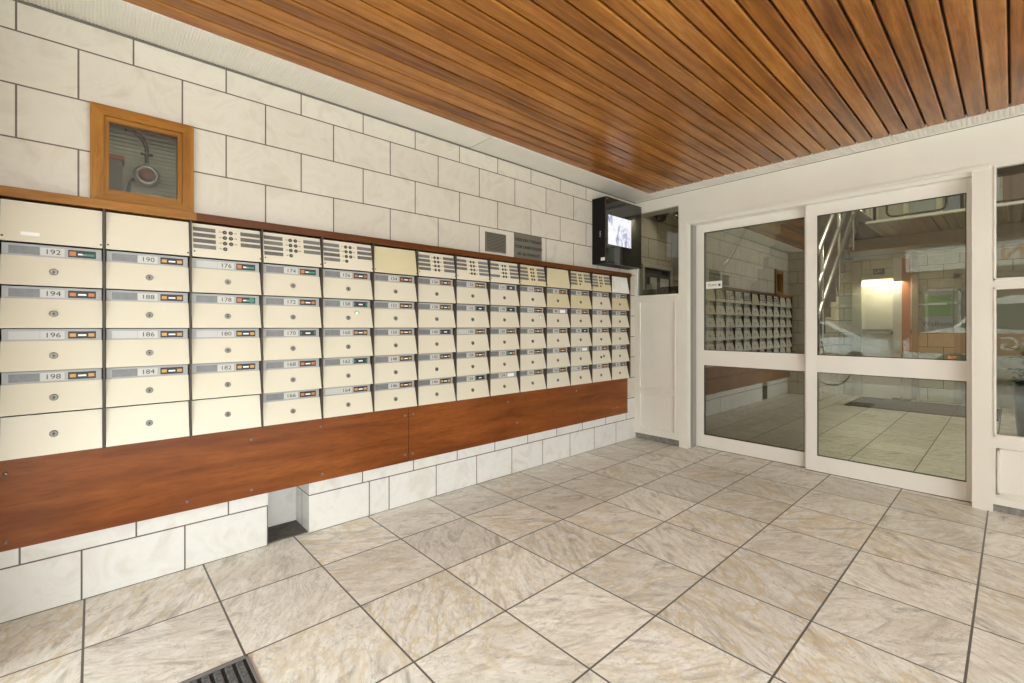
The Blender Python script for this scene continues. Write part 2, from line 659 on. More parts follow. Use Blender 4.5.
# ------------------------------------------------------------------ ceiling
BP = .0953
ce = MB()
nb = int((3.2 + 2.49) / BP)
for i in range(nb):
    x0 = -2.49 + i * BP
    # board with chamfered lower edges and a shadow groove beside it
    prof = [(x0 + .004, ZC + .03), (x0 + .004, ZC + .006), (x0 + .009, ZC + .001), (x0 + BP - .012, ZC + .001), (x0 + BP - .006, ZC + .006), (x0 + BP - .006, ZC + .03)]
    ce.prism(prof, 4.15 - YO, 1, YO)
ceil = struct(ce.build('ceiling', M['ceiling_wood']))
MB().box(-2.49, 3.2, YO, 4.15, ZC + .022, ZC + .05).build('backing', M['dark_gap'], ceil)
MB().box(XL, 3.3, YO, 4.5, ZC + .05, ZC + .15).build('slab', M['interior_white'], ceil)


def corrug(name, x0, x1, y0, y1, along, pitch, dep=.006):
    """ribbed strip hanging just under ZC; ribs repeat along 'along'"""
    mb = MB()
    a0, a1 = (y0, y1) if along == 'y' else (x0, x1)
    n = int((a1 - a0) / pitch)
    pts = [(a0, ZC + .02)]
    for i in range(n):
        a = a0 + i * pitch
        pts += [(a, ZC + dep * .3), (a + pitch * .15, ZC - dep), (a + pitch * .7, ZC - dep), (a + pitch * .85, ZC + dep * .3)]
    pts += [(a1, ZC), (a1, ZC + .02)]
    if along == 'y':
        mb.prism(pts, x1 - x0, 0, x0)
    else:
        mb.prism(pts, y1 - y0, 1, y0)
    return mb.build(name, M['vent_white'])


struct(corrug('trim_3', XL, -2.485, YO, 2.085, 'y', .0125, .002))
t4 = struct(MB().box(XL, -2.485, 2.095, 3.20, ZC - .004, ZC + .02).build('trim_4', M['vent_white']))
struct(MB().box(XL, -2.485, 3.203, YD, ZC - .004, ZC + .02).build('trim_5', M['vent_white']))
struct(corrug('trim_6', -2.485, 3.2, 4.15, YD, 'x', .024, .004))
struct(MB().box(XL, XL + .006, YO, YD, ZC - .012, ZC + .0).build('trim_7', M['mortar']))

# ------------------------------------------------------------------ glazed front (door wall)
W = M['white_paint']
YB = 4.52           # back plane of the front
hd = MB()
hd.box(-2.251, 3.2, YD, YB, 2.245, ZC + .05)                    # header
hd.box(XL, -2.251, YD, YB, 2.415, ZC + .05)
hd.box(-2.251, -2.172, YD, YB, 0, 2.245)                        # post left of the doors
hd.box(-.185, -.088, YD, 4.415, 0, 2.245)                       # post right of the doors
hd.box(-.140, -.088, 4.415, YB, 0, 2.245)
wb = struct(hd.build('wall_front', W))
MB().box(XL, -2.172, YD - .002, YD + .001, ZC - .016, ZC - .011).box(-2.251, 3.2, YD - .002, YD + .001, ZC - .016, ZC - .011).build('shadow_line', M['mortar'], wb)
# header bead above the leaves
MB().box(-2.172, -.10, YD - .012, YD, 2.235, 2.262, .004).build('bead', W, wb)
MB().box(-2.165, -.185, YD + .03, YB, 2.215, 2.246).build('track', M['white_alu'], wb)
# grey jamb channel left of the left leaf
MB().box(-2.172, -2.150, 4.40, YB, 0, 2.23).build('jamb', M['jamb_grey'], wb)
MB().box(-2.171, -2.164, 4.42, 4.46, .78, .86).build('lock_keep', M['black_matte'], wb)

# panel under the booth window
m = MB()
m.box(XL, -2.251, YD + .014, YB, .065, 1.51)
m.box(XL, -2.251, YD - .004, YD + .014, 1.508, 1.535, .003)            # sill
m.box(XL + .001, -2.705, YD, YD + .014, .065, 1.507)
m.box(-2.290, -2.2515, YD, YD + .014, .065, 1.507)
for z0, z1 in ((.066, .125), (.512, .552), (1.470, 1.507)):
    m.box(-2.705, -2.290, YD, YD + .014, z0, z1)
for z0, z1 in ((.125, .512), (.552, 1.470)):                         # planted beads round both fields
    m.box(-2.705, -2.693, YD - .003, YD + .013, z0, z1, .002)
    m.box(-2.302, -2.290, YD - .003, YD + .013, z0, z1, .002)
    m.box(-2.693, -2.302, YD - .003, YD + .013, z0, z0 + .012, .002)
    m.box(-2.693, -2.302, YD - .003, YD + .013, z1 - .012, z1, .002)
m.build('panel', W, wb)
MB().box(XL, -2.22, YD + .03, YB, 0, .065).build('threshold', M['toe'], wb)
bw = MB()
bw.box(XL, -2.735, YD + .01, YD + .07, 1.535, 2.415)
bw.box(-2.262, -2.251, YD + .01, YD + .07, 1.535, 2.415)
w1 = struct(bw.build('window_1', W))
MB().box(-2.735, -2.262, YD + .035, YD + .041, 1.535, 2.415).build('pane', M['glass_booth'], w1)


def leaf(name, x0, x1, y0, gx0, gx1, gt, gm1, gm0, gb, top, gm):
    th = .042
    mb = MB()
    mb.box(x0, gx0, y0, y0 + th, .006, top, .002)
    mb.box(gx1, x1, y0, y0 + th, .006, top, .002)
    mb.box(gx0, gx1, y0, y0 + th, gt, top)
    mb.box(gx0, gx1, y0, y0 + th, gm0, gm1)
    mb.box(gx0, gx1, y0, y0 + th, .006, gb)
    o = struct(mb.build(name, M['white_alu']))
    for a, b in ((gm1, gt), (gb, gm0)):
        MB().box(gx0, gx1, y0 + .018, y0 + .024, a, b).build('pane', gm, o)
        s = MB()
        e = .005
        s.box(gx0, gx0 + e, y0 + .004, y0 + .018, a, b).box(gx1 - e, gx1, y0 + .004, y0 + .018, a, b)
        s.box(gx0, gx1, y0 + .004, y0 + .018, a, a + e).box(gx0, gx1, y0 + .004, y0 + .018, b - e, b)
        s.build('seal', M['rubber'], o)
    MB().box(x0, x1, y0 + .006, y0 + th - .006, 0, .0065).build('bottom_seal', M['rubber'], o)
    return o


d1 = leaf('door_1', -2.150, -1.13, 4.476, -2.072, -1.20, 2.138, .969, .822, .132, 2.225, M['glass_door'])
d2 = leaf('door_2', -1.177, -.155, 4.420, -1.094, -.2155, 2.122, .967, .827, .135, 2.222, M['glass_right'])
st = MB().box(-2.057, -1.90, 4.4915, 4.4935, 1.577, 1.648).build('sticker', M['white'], d1)
text('lettering', 'DUW', .035, M['card_dark'], (-1.995, 4.4905, 1.61), 'y', d1)
MB().lathe([(.012, 0), (.012, .006)], (-1.925, 4.486, 1.61), 12, axis='y').build('sticker_mark', M['card_dark'], d1)

# right-hand window with solid panel below
m = MB()
m.box(-.075, 1.5, YD, YD + .06, 1.447, 1.512)
m.box(-.075, 1.5, YD, YD + .06, .435, .500)
m.box(-.075, 1.5, YD + .012, YD + .06, .05, .435)
m.box(-.075, 1.5, YD, YD + .012, .05, .095)
m.box(-.088, -.075, YD + .0005, YD + .06, .05, 2.235)
m.box(1.5, 3.2, YD, YB, 0, 2.245)
m.box(-.075, 1.5, YD, YD + .06, 2.235, 2.245)
m.build('right_frame', W, wb)
m = MB()     # planted mouldings round each field
for z0, z1 in ((.115, .415),):
    a, b = -.070, 1.48
    for q in ((a, b, z0, z0 + .016), (a, b, z1 - .016, z1), (a, a + .016, z0, z1), (b - .016, b, z0, z1)):
        m.box(q[0], q[1], YD - .006, YD + .013, q[2], q[3], .003)
m.build('moulding', W, wb)
for k, (z0, z1) in enumerate(((.500, 1.447), (1.512, 2.235))):
    f = MB()
    f.box(-.086, -.073, YD - .005, YD + .02, z0 - .012, z1 + .010, .003)
    f.box(-.086, 1.5, YD - .005, YD + .02, z0 - .012, z0 + .004, .003)
    if k == 0:
        f.box(-.086, 1.5, YD - .005, YD + .02, z1 - .004, z1 + .012, .003)
    o = struct(f.build('window_%d' % (k + 2), W))
    MB().box(-.075, 1.5, YD + .03, YD + .036, z0, z1).build('pane', M['glass_clear'], o)
MB().box(-.087, 1.5, YD + .018, YB, 0, .05).build('threshold', M['toe'], wb)
if True:
    # blind box visible at the head of the upper right pane
    MB().box(-.07, 1.5, YD + .045, YD + .12, 2.195, 2.235).build('blind_box', M['dark_metal'], wb)

# right side wall of the porch, outside the view
struct(MB().box(3.2, 3.35, 3.2, YB, 0, 2.7).build('wall_right', M['wall_tile']))

# ------------------------------------------------------------------ mailbox bank
XP = -2.711           # plane of the strips
Y0C, PC = .035, .3125
NC = 14
RZ, PR = 1.713, .1735


def cy(c):            # left edge of column c (0..13)
    return Y0C + (c - 1) * PC


YE = cy(NC)
rail = thing('wooden_rail', 'brown wooden rail running along the top of the letterbox bank', 'rail', (XL, 0, 1.7185))


def rel(o, root):
    """parent o (built in world coordinates) to root without moving it"""
    o.parent = root
    o.location = -root.location
    return o


rel(MB().box(XL + .0005, -2.684, -.33, .372, 1.7185, 1.7575, .002).build('light_length', M['frame_wood_y']), rail)
rel(MB().box(XL + .0005, -2.684, .372, YE + .048, 1.7185, 1.7575, .002).build('dark_length', M['rail_wood']), rail)
tag(MB().box(XL + .0005, -2.692, YE + .010, YE + .040, .669, 1.718, .002).build('end_post', M['rail_wood']), 'dark brown wooden post closing the right end of the letterbox bank', 'post')
SCR = [(-.26, .335), (-.26, .61), (.34, .345), (.62, .60), (.99, .34), (.98, .62), (.62, .335), (1.53, .35), (1.586, .35), (1.53, .61), (1.59, .615), (2.55, .42), (3.95, .38), (3.3, .61), (2.45, .60)]
for k, (ya, yb, lab) in enumerate(((-.33, 1.556, 'left red-brown wooden board below the letterboxes, the one over the niche'), (1.560, YE + .04, 'right red-brown wooden board below the letterboxes, ending near the corner'))):
    t = thing('wooden_board', lab, 'board', (XL, (ya + yb) / 2, .300))
    rel(MB().box(XL + .0005, -2.728, ya, yb, .300, .668, .0015).build('board', M['panel_wood']), t)
    for (y, z) in SCR:
        if ya < y < yb:
            rel(MB().lathe([(.0075, 0), (.0075, .002), (.005, .0045), (.001, .0055)], (-2.728, y, z), 12, axis='x').build('screw', M['chrome']), t)
bb = struct(MB().box(XL + .0002, XL + .012, -.33, YE + .008, .670, 1.7175).build('trim_20', M['dark_gap']))
for c in range(NC + 1):
    ns = ['first', 'second', 'third', 'fourth', 'fifth', 'sixth', 'seventh', 'eighth', 'ninth', 'tenth', 'eleventh', 'twelfth', 'thirteenth', 'fourteenth']
    lab = 'dark upright fin at the left end of the letterbox bank' if c == 0 else 'dark upright fin at the right end of the letterbox bank' if c == NC else 'dark upright fin between the %s and %s letterbox columns' % (ns[c - 1], ns[c])
    tag(MB().box(XL + .0125, -2.6765, cy(c) - .0038, cy(c) + .0038, .670, 1.7165, .0008).build('divider_fin', M['dark_metal']), lab, 'divider', 'upright fins between the letterbox columns')

NUM = [[192, 194, 196, 198], [190, 188, 186, 184], [176, 178, 180, 182], [174, 172, 170, 168, 166], [156, 158, 160, 162, 164],
       [154, 152, 150, 148, 146], [136, 138, 140, 142, 144], [134, 132, 130, 128, 126], [116, 118, 120, 122, 124], [114, 112, 110, 108, 106],
       [96, 98, 100, 102, 104], [94, 92, 90, 88, 86], [76, 78, 80, 82, 84], [74, 72, 70, 68, 66]]
ORD = ['first', 'second', 'third', 'fourth', 'fifth', 'sixth', 'seventh', 'eighth', 'ninth', 'tenth', 'eleventh', 'twelfth', 'thirteenth', 'last']
ROW = ['top', 'second', 'third', 'fourth', 'bottom']
WF = PC - .012        # face width
XF0, XF1 = -2.706 - XL, -2.675 - XL   # face planes relative to XL (top, bottom)

# shared meshes; local origin at the lower left corner of a cell, on the wall plane
STRIP_H = .050


def mk(name, fn, m):
    mb = MB()
    fn(mb)
    o = mb.build(name, m)
    C.objects.unlink(o)
    return o


def face(zt, zb):
    def f(mb):
        th = .0022
        mb.prism([(XF0, zt), (XF0 + .0, zt), (XF1, zb), (XF1 - th, zb), (XF0 - th, zt)][1:], WF, 1, .006)
        # small turned lip along the bottom edge
        mb.box(XF1 - .012, XF1 - th, .006, .006 + WF, zb, zb + .002)
    return f


def body(zt, zb):
    def f(mb):
        mb.prism([(.013, zt), (XF0 - .0025, zt), (XF1 - .0035, zb + .003), (.013, zb + .003)], WF - .006, 1, .009)
    return f


def fx(z, zt, zb):
    return XF0 + (XF1 - XF0) * (zt - z) / (zt - zb)


ZT = PR - STRIP_H      # top of the flap in the cell
P = {}
P['flap'] = mk('flap', face(ZT, .003), M['cream'])
P['flap_y'] = mk('flap', face(ZT, .003), M['cream_yellow'])
P['tall_flap'] = mk('flap', face(PR - .006, .003), M['cream'])
P['body'] = mk('body', body(ZT, .003), M['dark_metal'])
P['tall_body'] = mk('body', body(PR - .006, .003), M['dark_metal'])
SX = XP - XL


def f_strip(mb):
    mb.box(.013, SX, .008, .006 + WF - .002, ZT + .0, PR - .0005)
    mb.box(SX, SX + .003, .008, .006 + WF - .002, ZT + .002, ZT + .006)       # lower and upper lips
    mb.box(SX, SX + .003, .008, .006 + WF - .002, PR - .006, PR - .002)


P['strip'] = mk('name_strip', f_strip, M['strip'])
card = lambda a, b: (lambda mb: mb.box(SX, SX + .0012, a * PC, b * PC, ZT + .007, PR - .010))
P['card'] = mk('name_card', card(.085, .365), M['card_grey'])
P['card_l'] = mk('name_card', card(.085, .365), M['card_light'])
P['num'] = mk('number_plate', card(.37, .60), M['number_plate'])


def f_stick(kind):
    def f(mb):
        a, b = .635 * PC, .915 * PC
        z0, z1 = ZT + .008, PR - .011
        mb.box(SX, SX + .0016, a, b, z0, z1, mi=0)
        if kind in ('oo', 'yy'):
            for q in (0, 1):
                c0 = a + .005 if q == 0 else b - .024
                mb.box(SX + .0016, SX + .0019, c0, c0 + .019, z0 + .008, z1 - .009, mi=1)
        elif kind == 'og':
            mb.box(SX + .0016, SX + .0019, a + .004, a + .024, z0 + .006, z1 - .006, mi=1)
            mb.box(SX + .0016, SX + .0019, a + .045, b - .005, z0 + .009, z1 - .013, mi=3)
        else:
            mb.box(SX + .0016, SX + .0019, a + .004, a + .010, z0 + .008, z1 - .008, mi=3)
            mb.box(SX + .0016, SX + .0019, b - .010, b - .004, z0 + .008, z1 - .008, mi=3)
        mb.box(SX + .0016, SX + .0019, a + .031, b - .031, z0 + .011, z1 - .013, mi=2)
    return f


for k, mm in (('oo', M['orange']), ('yy', M['yellow']), ('og', M['orange']), ('gg', M['teal'])):
    P['st_' + k] = mk('sticker', f_stick(k), [M['ink'], mm, M['white'], M['teal']])


def f_lock(zc, zt):
    def f(mb):
        x = fx(zc, zt, .003)
        mb.lathe([(.0135, x - .006), (.0135, x + .003), (.0115, x + .005), (.0085, x + .005), (.008, x + .0035)], (0, .5 * PC, zc), 20, axis='x')
    return f


def f_key(zc, zt):
    def f(mb):
        x = fx(zc, zt, .003)
        mb.box(x + .0035, x + .0047, .5 * PC - .0052, .5 * PC + .0052, zc - .0022, zc + .0022)
        mb.box(x + .0035, x + .0047, .5 * PC - .0024, .5 * PC + .0024, zc - .0065, zc + .0065)
    return f


P['lock'] = mk('lock', f_lock(.062, ZT), M['chrome'])
P['key'] = mk('keyhole', f_key(.062, ZT), M['dark_steel'])
P['tlock'] = mk('lock', f_lock(.085, PR - .006), M['chrome'])
P['tkey'] = mk('keyhole', f_key(.085, PR - .006), M['dark_steel'])


def put(key, parent, dy=0, dz=0):
    o = P[key].copy()
    C.objects.link(o)
    o.parent = parent
    o.location = (0, dy, dz)
    return o


def number(parent, n, big=1):
    o = text('number', str(n), .029, M['ink'], (SX + .0018, .488 * PC, ZT + .0225), 'x', parent, 1.15)
    return o


GREY = {(5, 1): 'gg', (5, 3): 'gg', (4, 2): 'gg', (1, 0): None}
for c in range(NC):
    y = cy(c)
    cn = ['leftmost', 'second', 'third', 'fourth', 'fifth', 'sixth', 'seventh', 'eighth', 'ninth', 'tenth', 'eleventh', 'twelfth', 'thirteenth', 'rightmost'][c]
    for r in range(5):
        z = RZ - (r + 2) * PR
        if r < len(NUM[c]):
            n = NUM[c][r]
            lab = 'cream letterbox numbered %d, %s row of the %s column from the left' % (n, ROW[r], cn)
            if c in (0, 13):
                lab = 'cream letterbox numbered %d, %s row of the %s column' % (n, ROW[r], cn)
            if c > 6:
                lab = 'cream letterbox in the %s row of the %s column%s' % (ROW[r], cn, '' if c == 13 else ' from the left')
            if (c, r) == (4, 1):
                lab = 'cream letterbox numbered 158 with a round green and white sticker on its flap'
            if (c, r) == (2, 1):
                lab = 'cream letterbox numbered 178 with a green dot on its dark sticker'
            t = thing('mailbox', lab, 'letterbox', (XL, y, z), 'letterboxes in the wall bank')
            put('body', t)
            fl = put('flap_y' if (c, r) in ((13, 0), (10, 0), (11, 0)) else 'flap', t)
            lk = put('lock', t)
            put('key', lk)
            s = put('strip', t)
            rr = random.random()
            put('card_l' if (c, r) in ((0, 2), (2, 2)) or rr < .06 else 'card', s)
            put('num', s)
            number(s, n)
            if (c, r) in ((0, 0), (2, 0), (3, 0), (2, 1)):
                k = 'og'
            elif (c, r) in ((4, 1), (3, 2), (4, 3), (6, 2), (7, 1), (7, 4), (8, 1), (11, 2), (8, 0)):
                k = 'gg'
            elif (c, r) in ((0, 1), (3, 3), (3, 4)):
                k = 'oo'
            else:
                k = 'oo' if rr > .8 else 'yy'
            if (c, r) not in ((10, 1), (8, 4), (11, 3)):
                put('st_' + k, s)
            else:
                so = MB().box(SX, SX + .0016, .66 * PC, .88 * PC, ZT + .010, PR - .014).build('sticker', M['white'], s)
            if (c, r) in ((4, 1), (9, 1)):
                zc = .092
                x = fx(zc, ZT, .003)
                b_ = MB().lathe([(.0155, x), (.0155, x + .0012)], (0, .68 * PC if c == 4 else .82 * PC, zc), 20, axis='x').build('round_sticker', M['green_st'], fl)
                MB().lathe([(.010, x), (.010, x + .0018)], (0, .68 * PC if c == 4 else .82 * PC, zc), 16, axis='x').build('sticker_centre', M['white'], fl)
            if (c, r) in ((2, 1), (8, 3)):
                MB().lathe([(.013, SX), (.013, SX + .0028)], (0, (.86 if c == 2 else .66) * PC, ZT + .024), 18, axis='x').build('round_sticker', M['teal'], s)
            if (c, r) == (12, 3):
                x = fx(.066, ZT, .003)
                MB().box(x - .004, x + .0016, .62 * PC, .68 * PC, .055, .080).build('dark_mark', M['ink'], fl)
        else:
            t = thing('mailbox', 'plain cream flap with lock and no number plate, foot of the %s column' % cn, 'letterbox', (XL, y, z), 'letterboxes in the wall bank')
            put('tall_body', t)
            put('tall_flap', t)
            lk = put('tlock', t)
            put('tkey', lk)

# ------------------------------------------------------------------ top row: intercom and blank panels
TH = PR - .004


def pf(z):
    return XF0 + (XF1 - XF0) * (TH - z) / (TH - .003)


P['pface'] = mk('face_plate', face(TH, .003), M['cream'])
P['pface_y'] = mk('face_plate', face(TH, .003), M['cream_yellow'])
P['pface_w'] = mk('face_plate', face(TH, .003), M['white_alu'])
P['pbody'] = mk('body', body(TH, .003), M['dark_metal'])
slope = (XF1 - XF0) / (TH - .003)


def tilted(mb, y0, y1, z0, z1, t0, t1, mi=0):
    mb.prism([(pf(z1) + t0, z1), (pf(z1) + t1, z1), (pf(z0) + t1, z0), (pf(z0) + t0, z0)], y1 - y0, 1, y0, mi)


ZCARD = [TH * (1 - f) for f in (.165, .335, .505, .675)]


def f_card(side):
    def f(mb):
        a, b = ((.035, .335), (.685, .975))[side]
        tilted(mb, a * PC, b * PC, -.0095, .0095, -.001, .0016)
    return f


def card_obj(side, zc, m):
    mb = MB()
    a, b = ((.035, .335), (.685, .975))[side]
    tilted(mb, a * PC, b * PC, zc - .0098, zc + .0098, -.001, .0018)
    o = mb.build('name_card', m)
    C.objects.unlink(o)
    return o


CARD = {(s, i, k): card_obj(s, ZCARD[i], mm) for s in (0, 1) for i in range(4) for k, mm in ((0, M['card_dark']), (1, M['card_grey']))}
BTN = {}
for s in (0, 1):
    for i in range(4):
        zc = ZCARD[i] - .002
        x = pf(zc)
        mb = MB()
        mb.lathe([(.0098, x - .004), (.0098, x + .0015), (.0082, x + .003), (.0075, x + .002)], (0, (.462, .548)[s] * PC, zc), 16, axis='x', mi=0)
        mb.lathe([(.0036, x + .001), (.0036, x + .0045), (.001, x + .0055)], (0, (.462, .548)[s] * PC, zc), 12, axis='x', mi=1)
        o = mb.build('call_button', [M['dark_steel'], M['chrome']])
        C.objects.unlink(o)
        BTN[s, i] = o
# columns: (left cards, right cards, buttons missing)
LAY = {2: ((0, 1, 2, 3), (0, 1, 2), 7), 3: ((0, 1, 2, 3), (0, 1, 2), 7), 4: ((0, 1, 2, 3), (0, 1, 2), 7), 6: ((0, 1, 2, 3), (0, 1, 2, 3), 8),
       7: ((0, 1, 2), (0, 1, 2, 3), 8), 8: ((0, 1, 3), (0, 1, 2, 3), 8), 9: ((0, 1, 2, 3), (0, 1, 2, 3), 8), 11: ((0, 1, 2, 3), (0, 1, 2), 7), 12: ((0, 1, 2, 3), (0, 1, 2), 7)}
for c in range(NC):
    y = cy(c)
    z = RZ - PR
    cn = ['leftmost', 'second', 'third', 'fourth', 'fifth', 'sixth', 'seventh', 'eighth', 'ninth', 'tenth', 'eleventh', 'twelfth', 'thirteenth', 'rightmost'][c]
    if c in LAY:
        t = thing('door_intercom', 'cream intercom panel with call buttons above the %s letterbox column from the left' % cn, 'intercom', (XL, y, z), 'intercom panels above the letterboxes')
        put('pbody', t)
        put('pface' if c < 9 else 'pface_y', t)
        for s in (0, 1):
            for i in LAY[c][s]:
                o = CARD[s, i, 1 if random.random() < .3 else 0].copy()
                C.objects.link(o)
                o.parent = t
                # small printed flat number beside the button
            for i in range(4):
                if s == 1 and i == 3 and LAY[c][2] == 7:
                    continue
                o = BTN[s, i].copy()
                C.objects.link(o)
                o.parent = t
                if c < 9:
                    zc = ZCARD[i] - .002
                    text('number', str(NUM[c][0] - 40 + 2 * i + 10 * s), .0095, M['ink'], (pf(zc) + .0008, (.395, .612)[s] * PC, zc), 'x', t)
        for q in ((.05, .030), (.97, .020)):
            MB().lathe([(.004, pf(q[1])), (.003, pf(q[1]) + .003)], (0, q[0] * PC, q[1]), 10, axis='x').build('screw', M['dark_steel'], t)
    elif c == 13:
        t = thing('wall_speaker', 'white plastic panel with a raised square above the rightmost letterbox column', 'speaker', (XL, y, z))
        put('pbody', t)
        put('pface_w', t)
        mb = MB()
        tilted(mb, .12 * PC, .88 * PC, .035, .150, -.001, .014)
        mb.build('cover', M['white_alu'], t)
        mb = MB()
        tilted(mb, .45 * PC, .82 * PC, .060, .130, .013, .018)
        mb.build('square_button', M['white'], t)
    else:
        t = thing('blank_cover', 'blank %s cover plate above the %s letterbox column%s' % ('yellowish cream' if c in (5, 10) else 'cream', cn, '' if c == 0 else ' from the left'), 'panel', (XL, y, z), 'blank cover plates above the letterboxes')
        put('pbody', t)
        put('pface' if c < 2 else 'pface_y', t)
        for q in ((.04, .022), (.965, .018)):
            MB().lathe([(.004, pf(q[1])), (.003, pf(q[1]) + .003)], (0, q[0] * PC, q[1]), 10, axis='x').build('screw', M['dark_steel'], t)
        if c == 0:
            mb = MB()
            tilted(mb, .20 * PC, .37 * PC, .030, .044, -.001, .0025)
            mb.build('label_strip', M['white'], t)

# ------------------------------------------------------------------ wooden window in the tiled wall
ww = thing('meter_window', 'small wooden framed window in the tiled wall above the letterboxes', 'window', (XL, 0, 1.7575))
a0, a1, b0, b1 = -.011, .367, 1.7585, 2.192


def wframe(name, y0, y1, z0, z1, wd, x0, x1, m1, m2):
    """mitred frame: stiles (m1) and rails (m2)"""
    out = []
    for side in (0, 1):
        ya, yb = (y0, y0 + wd) if side == 0 else (y1, y1 - wd)
        mb = MB()
        mb.prism([(ya, z0), (yb, z0 + wd), (yb, z1 - wd), (ya, z1)], x1 - x0, 0, x0)
        out.append(mb.build(name, m1))
        za, zb = (z0, z0 + wd) if side == 0 else (z1, z1 - wd)
        mb = MB()
        mb.prism([(y0, za), (y0 + wd, zb), (y1 - wd, zb), (y1, za)], x1 - x0, 0, x0)
        out.append(mb.build(name, m2))
    return out


for o in wframe('frame', a0, a1, b0, b1, .045, XL - .02, XL + .028, M['frame_wood'], M['frame_wood_y']):
    rel(o, ww)
for o in wframe('inner_frame', a0 + .043, a1 - .043, b0 + .043, b1 - .043, .020, XL - .03, XL + .012, M['frame_wood'], M['frame_wood_y']):
    rel(o, ww)
rel(MB().box(XL - .012, XL - .008, a0 + .045, a1 - .045, b0 + .045, b1 - .045).build('pane', glass('dusty_pane', (.82, .82, .76), .0)), ww)
rb = MB()
for k in range(31):
    rb.box(XL - .30, XL - .288, -.10, .50, 1.70 + k * .02, 1.7185 + k * .02)
rb.box(XL - T, XL - .30, -.10, .50, 1.70, 2.32)
struct(rb.build('trim_8', mat('grey_recess_back', (.52, .52, .45), .6)))
rc = MB()
rc.box(XL - .29, XL - TW, -.10, -.095, 1.70, 2.32).box(XL - .29, XL - TW, .495, .50, 1.70, 2.32).box(XL - .29, XL - TW, -.095, .495, 2.315, 2.32).box(XL - .29, XL - TW, -.095, .495, 1.70, 1.705)
struct(rc.build('trim_19', M['interior_white']))
lp = thing('bulkhead_lamp', 'round caged lamp on a bent pipe inside the wooden wall window', 'lamp', (XL - .2, .20, 1.965))
pts = [(0, -.28, .232), (0, -.10, .225), (0, -.05, .212), (0, -.015, .185), (0, 0, .14), (0, 0, .04)]
MB().tube(pts, .009, 12).build('pipe', M['dark_steel'], lp)
MB().box(-.012, .012, -.024, .024, .105, .113).box(-.012, .012, -.085, -.078, .205, .240).build('clamp', M['dark_steel'], lp)
MB().lathe([(.030, -.04), (.050, -.03), (.056, 0), (.050, .01), (.036, .012)], (0, 0, 0), 24, axis='x').tube([(0, 0, .04), (0, 0, .06)], .016, 10).build('housing', mat('grey_lamp_housing', (.30, .29, .26), .4, .3), lp)
MB().lathe([(.034, .012), (.030, .030), (.018, .040), (.001, .043)], (0, 0, 0), 24, axis='x').build('lens', mat('red_brown_lens', (.20, .055, .035), .2), lp)
MB().tube([(.02, .040 * math.cos(t), .040 * math.sin(t)) for t in [2 * PI * k / 24 for k in range(24)]], .004, 8, closed=True).build('guard_ring', M['steel'], lp)
MB().tube([(-.01, -.045, -.02), (-.01, -.065, -.04), (-.01, -.075, -.12), (-.01, -.078, -.24)], .008, 8).build('cable', M['dark_steel'], lp)
bx_ = thing('fuse_box', 'grey box with a red lid in the corner of the wooden wall window', 'box', (XL - .2, .045, 1.705))
MB().box(-.06, .05, -.10, .060, 0, .300, .004).build('body', mat('dark_grey_box', (.12, .12, .11), .5), bx_)
MB().box(-.065, .055, -.10, .068, .300, .325, .003).build('lid', mat('red_lid', (.28, .06, .04), .5), bx_)

# ------------------------------------------------------------------ plates on the tiled wall
pl = thing('vent_plate', 'small dark grey-brown engraved plate on the tiles above the eighth intercom column', 'plate', (XL, 2.347, 1.865))
MB().box(.0005, .007, -.107, .107, -.076, .076, .001).build('plate', M['plate'], pl)
for i in range(12):
    zz = .062 - i * .0112
    MB().box(.007, .0082, -.095, .095, zz, zz + .0055).build('line', M['plate_dark'], pl)
pl = thing('warning_sign', 'grey-brown plate with three lines of dark lettering above the letterboxes', 'sign', (XL, 2.705, 1.866))
MB().box(.0005, .010, -.159, .159, -.106, .108, .001).build('plate', M['plate'], pl)
for i, s_ in enumerate(('VERBODEN TOEGANG', 'VOOR ONBEVOEGDEN', 'ART. 461 STRAFRECHT')):
    text('lettering', s_, (.0350, .0350, .0295)[i], M['ink'], (.0108, 0, .055 - i * .058), 'x', pl, .88)

# ------------------------------------------------------------------ wall monitor in black cabinet
MX0, MX1, MY0, MY1, MZ0, MZ1 = XL + .001, -2.597, 3.578, 4.190, 1.806, 2.440
mo = thing('wall_monitor', 'black glossy wall cabinet with a lit white screen near the ceiling corner', 'monitor', (XL, 3.884, 2.12))
m = MB()
m.box(MX0, MX1 - .012, MY0, MY1, MZ0, MZ1, .002)
rel(m.build('cabinet', M['black_matte']), mo)
m = MB()
m.box(MX1 - .012, MX1, MY0, MY1, MZ0, MZ1, .001)
rel(m.build('front_glass', mat('black_front_glass', (.006, .007, .006), .03, spec=.6, coat=.5)), mo)


def screen_mat():
    mt, nt, b = newmat('lit_screen')
    g = NG(nt)
    pos = g.n('ShaderNodeNewGeometry').outputs['Position']
    mp = g.n('ShaderNodeMapping')
    mp.inputs['Rotation'].default_value = (.5, 0, 0)
    mp.inputs['Scale'].default_value = (1, 1.5, .9)
    g.l(pos, mp.inputs[0])
    n = g.n('ShaderNodeTexNoise')
    n.inputs['Scale'].default_value = 6
    n.inputs['Detail'].default_value = 5
    n.inputs['Distortion'].default_value = 1.5
    g.l(mp.outputs[0], n.inputs['Vector'])
    c = g.ramp(n.outputs['Fac'], [(.28, (.06, .06, .09)), (.38, (.50, .52, .70)), (.47, (.93, .93, .97)), (.7, (1, 1, 1))])
    g.l(c, b.inputs['Emission Color'])
    b.inputs['Base Color'].default_value = (0, 0, 0, 1)
    b.inputs['Emission Strength'].default_value = 1.0
    return mt


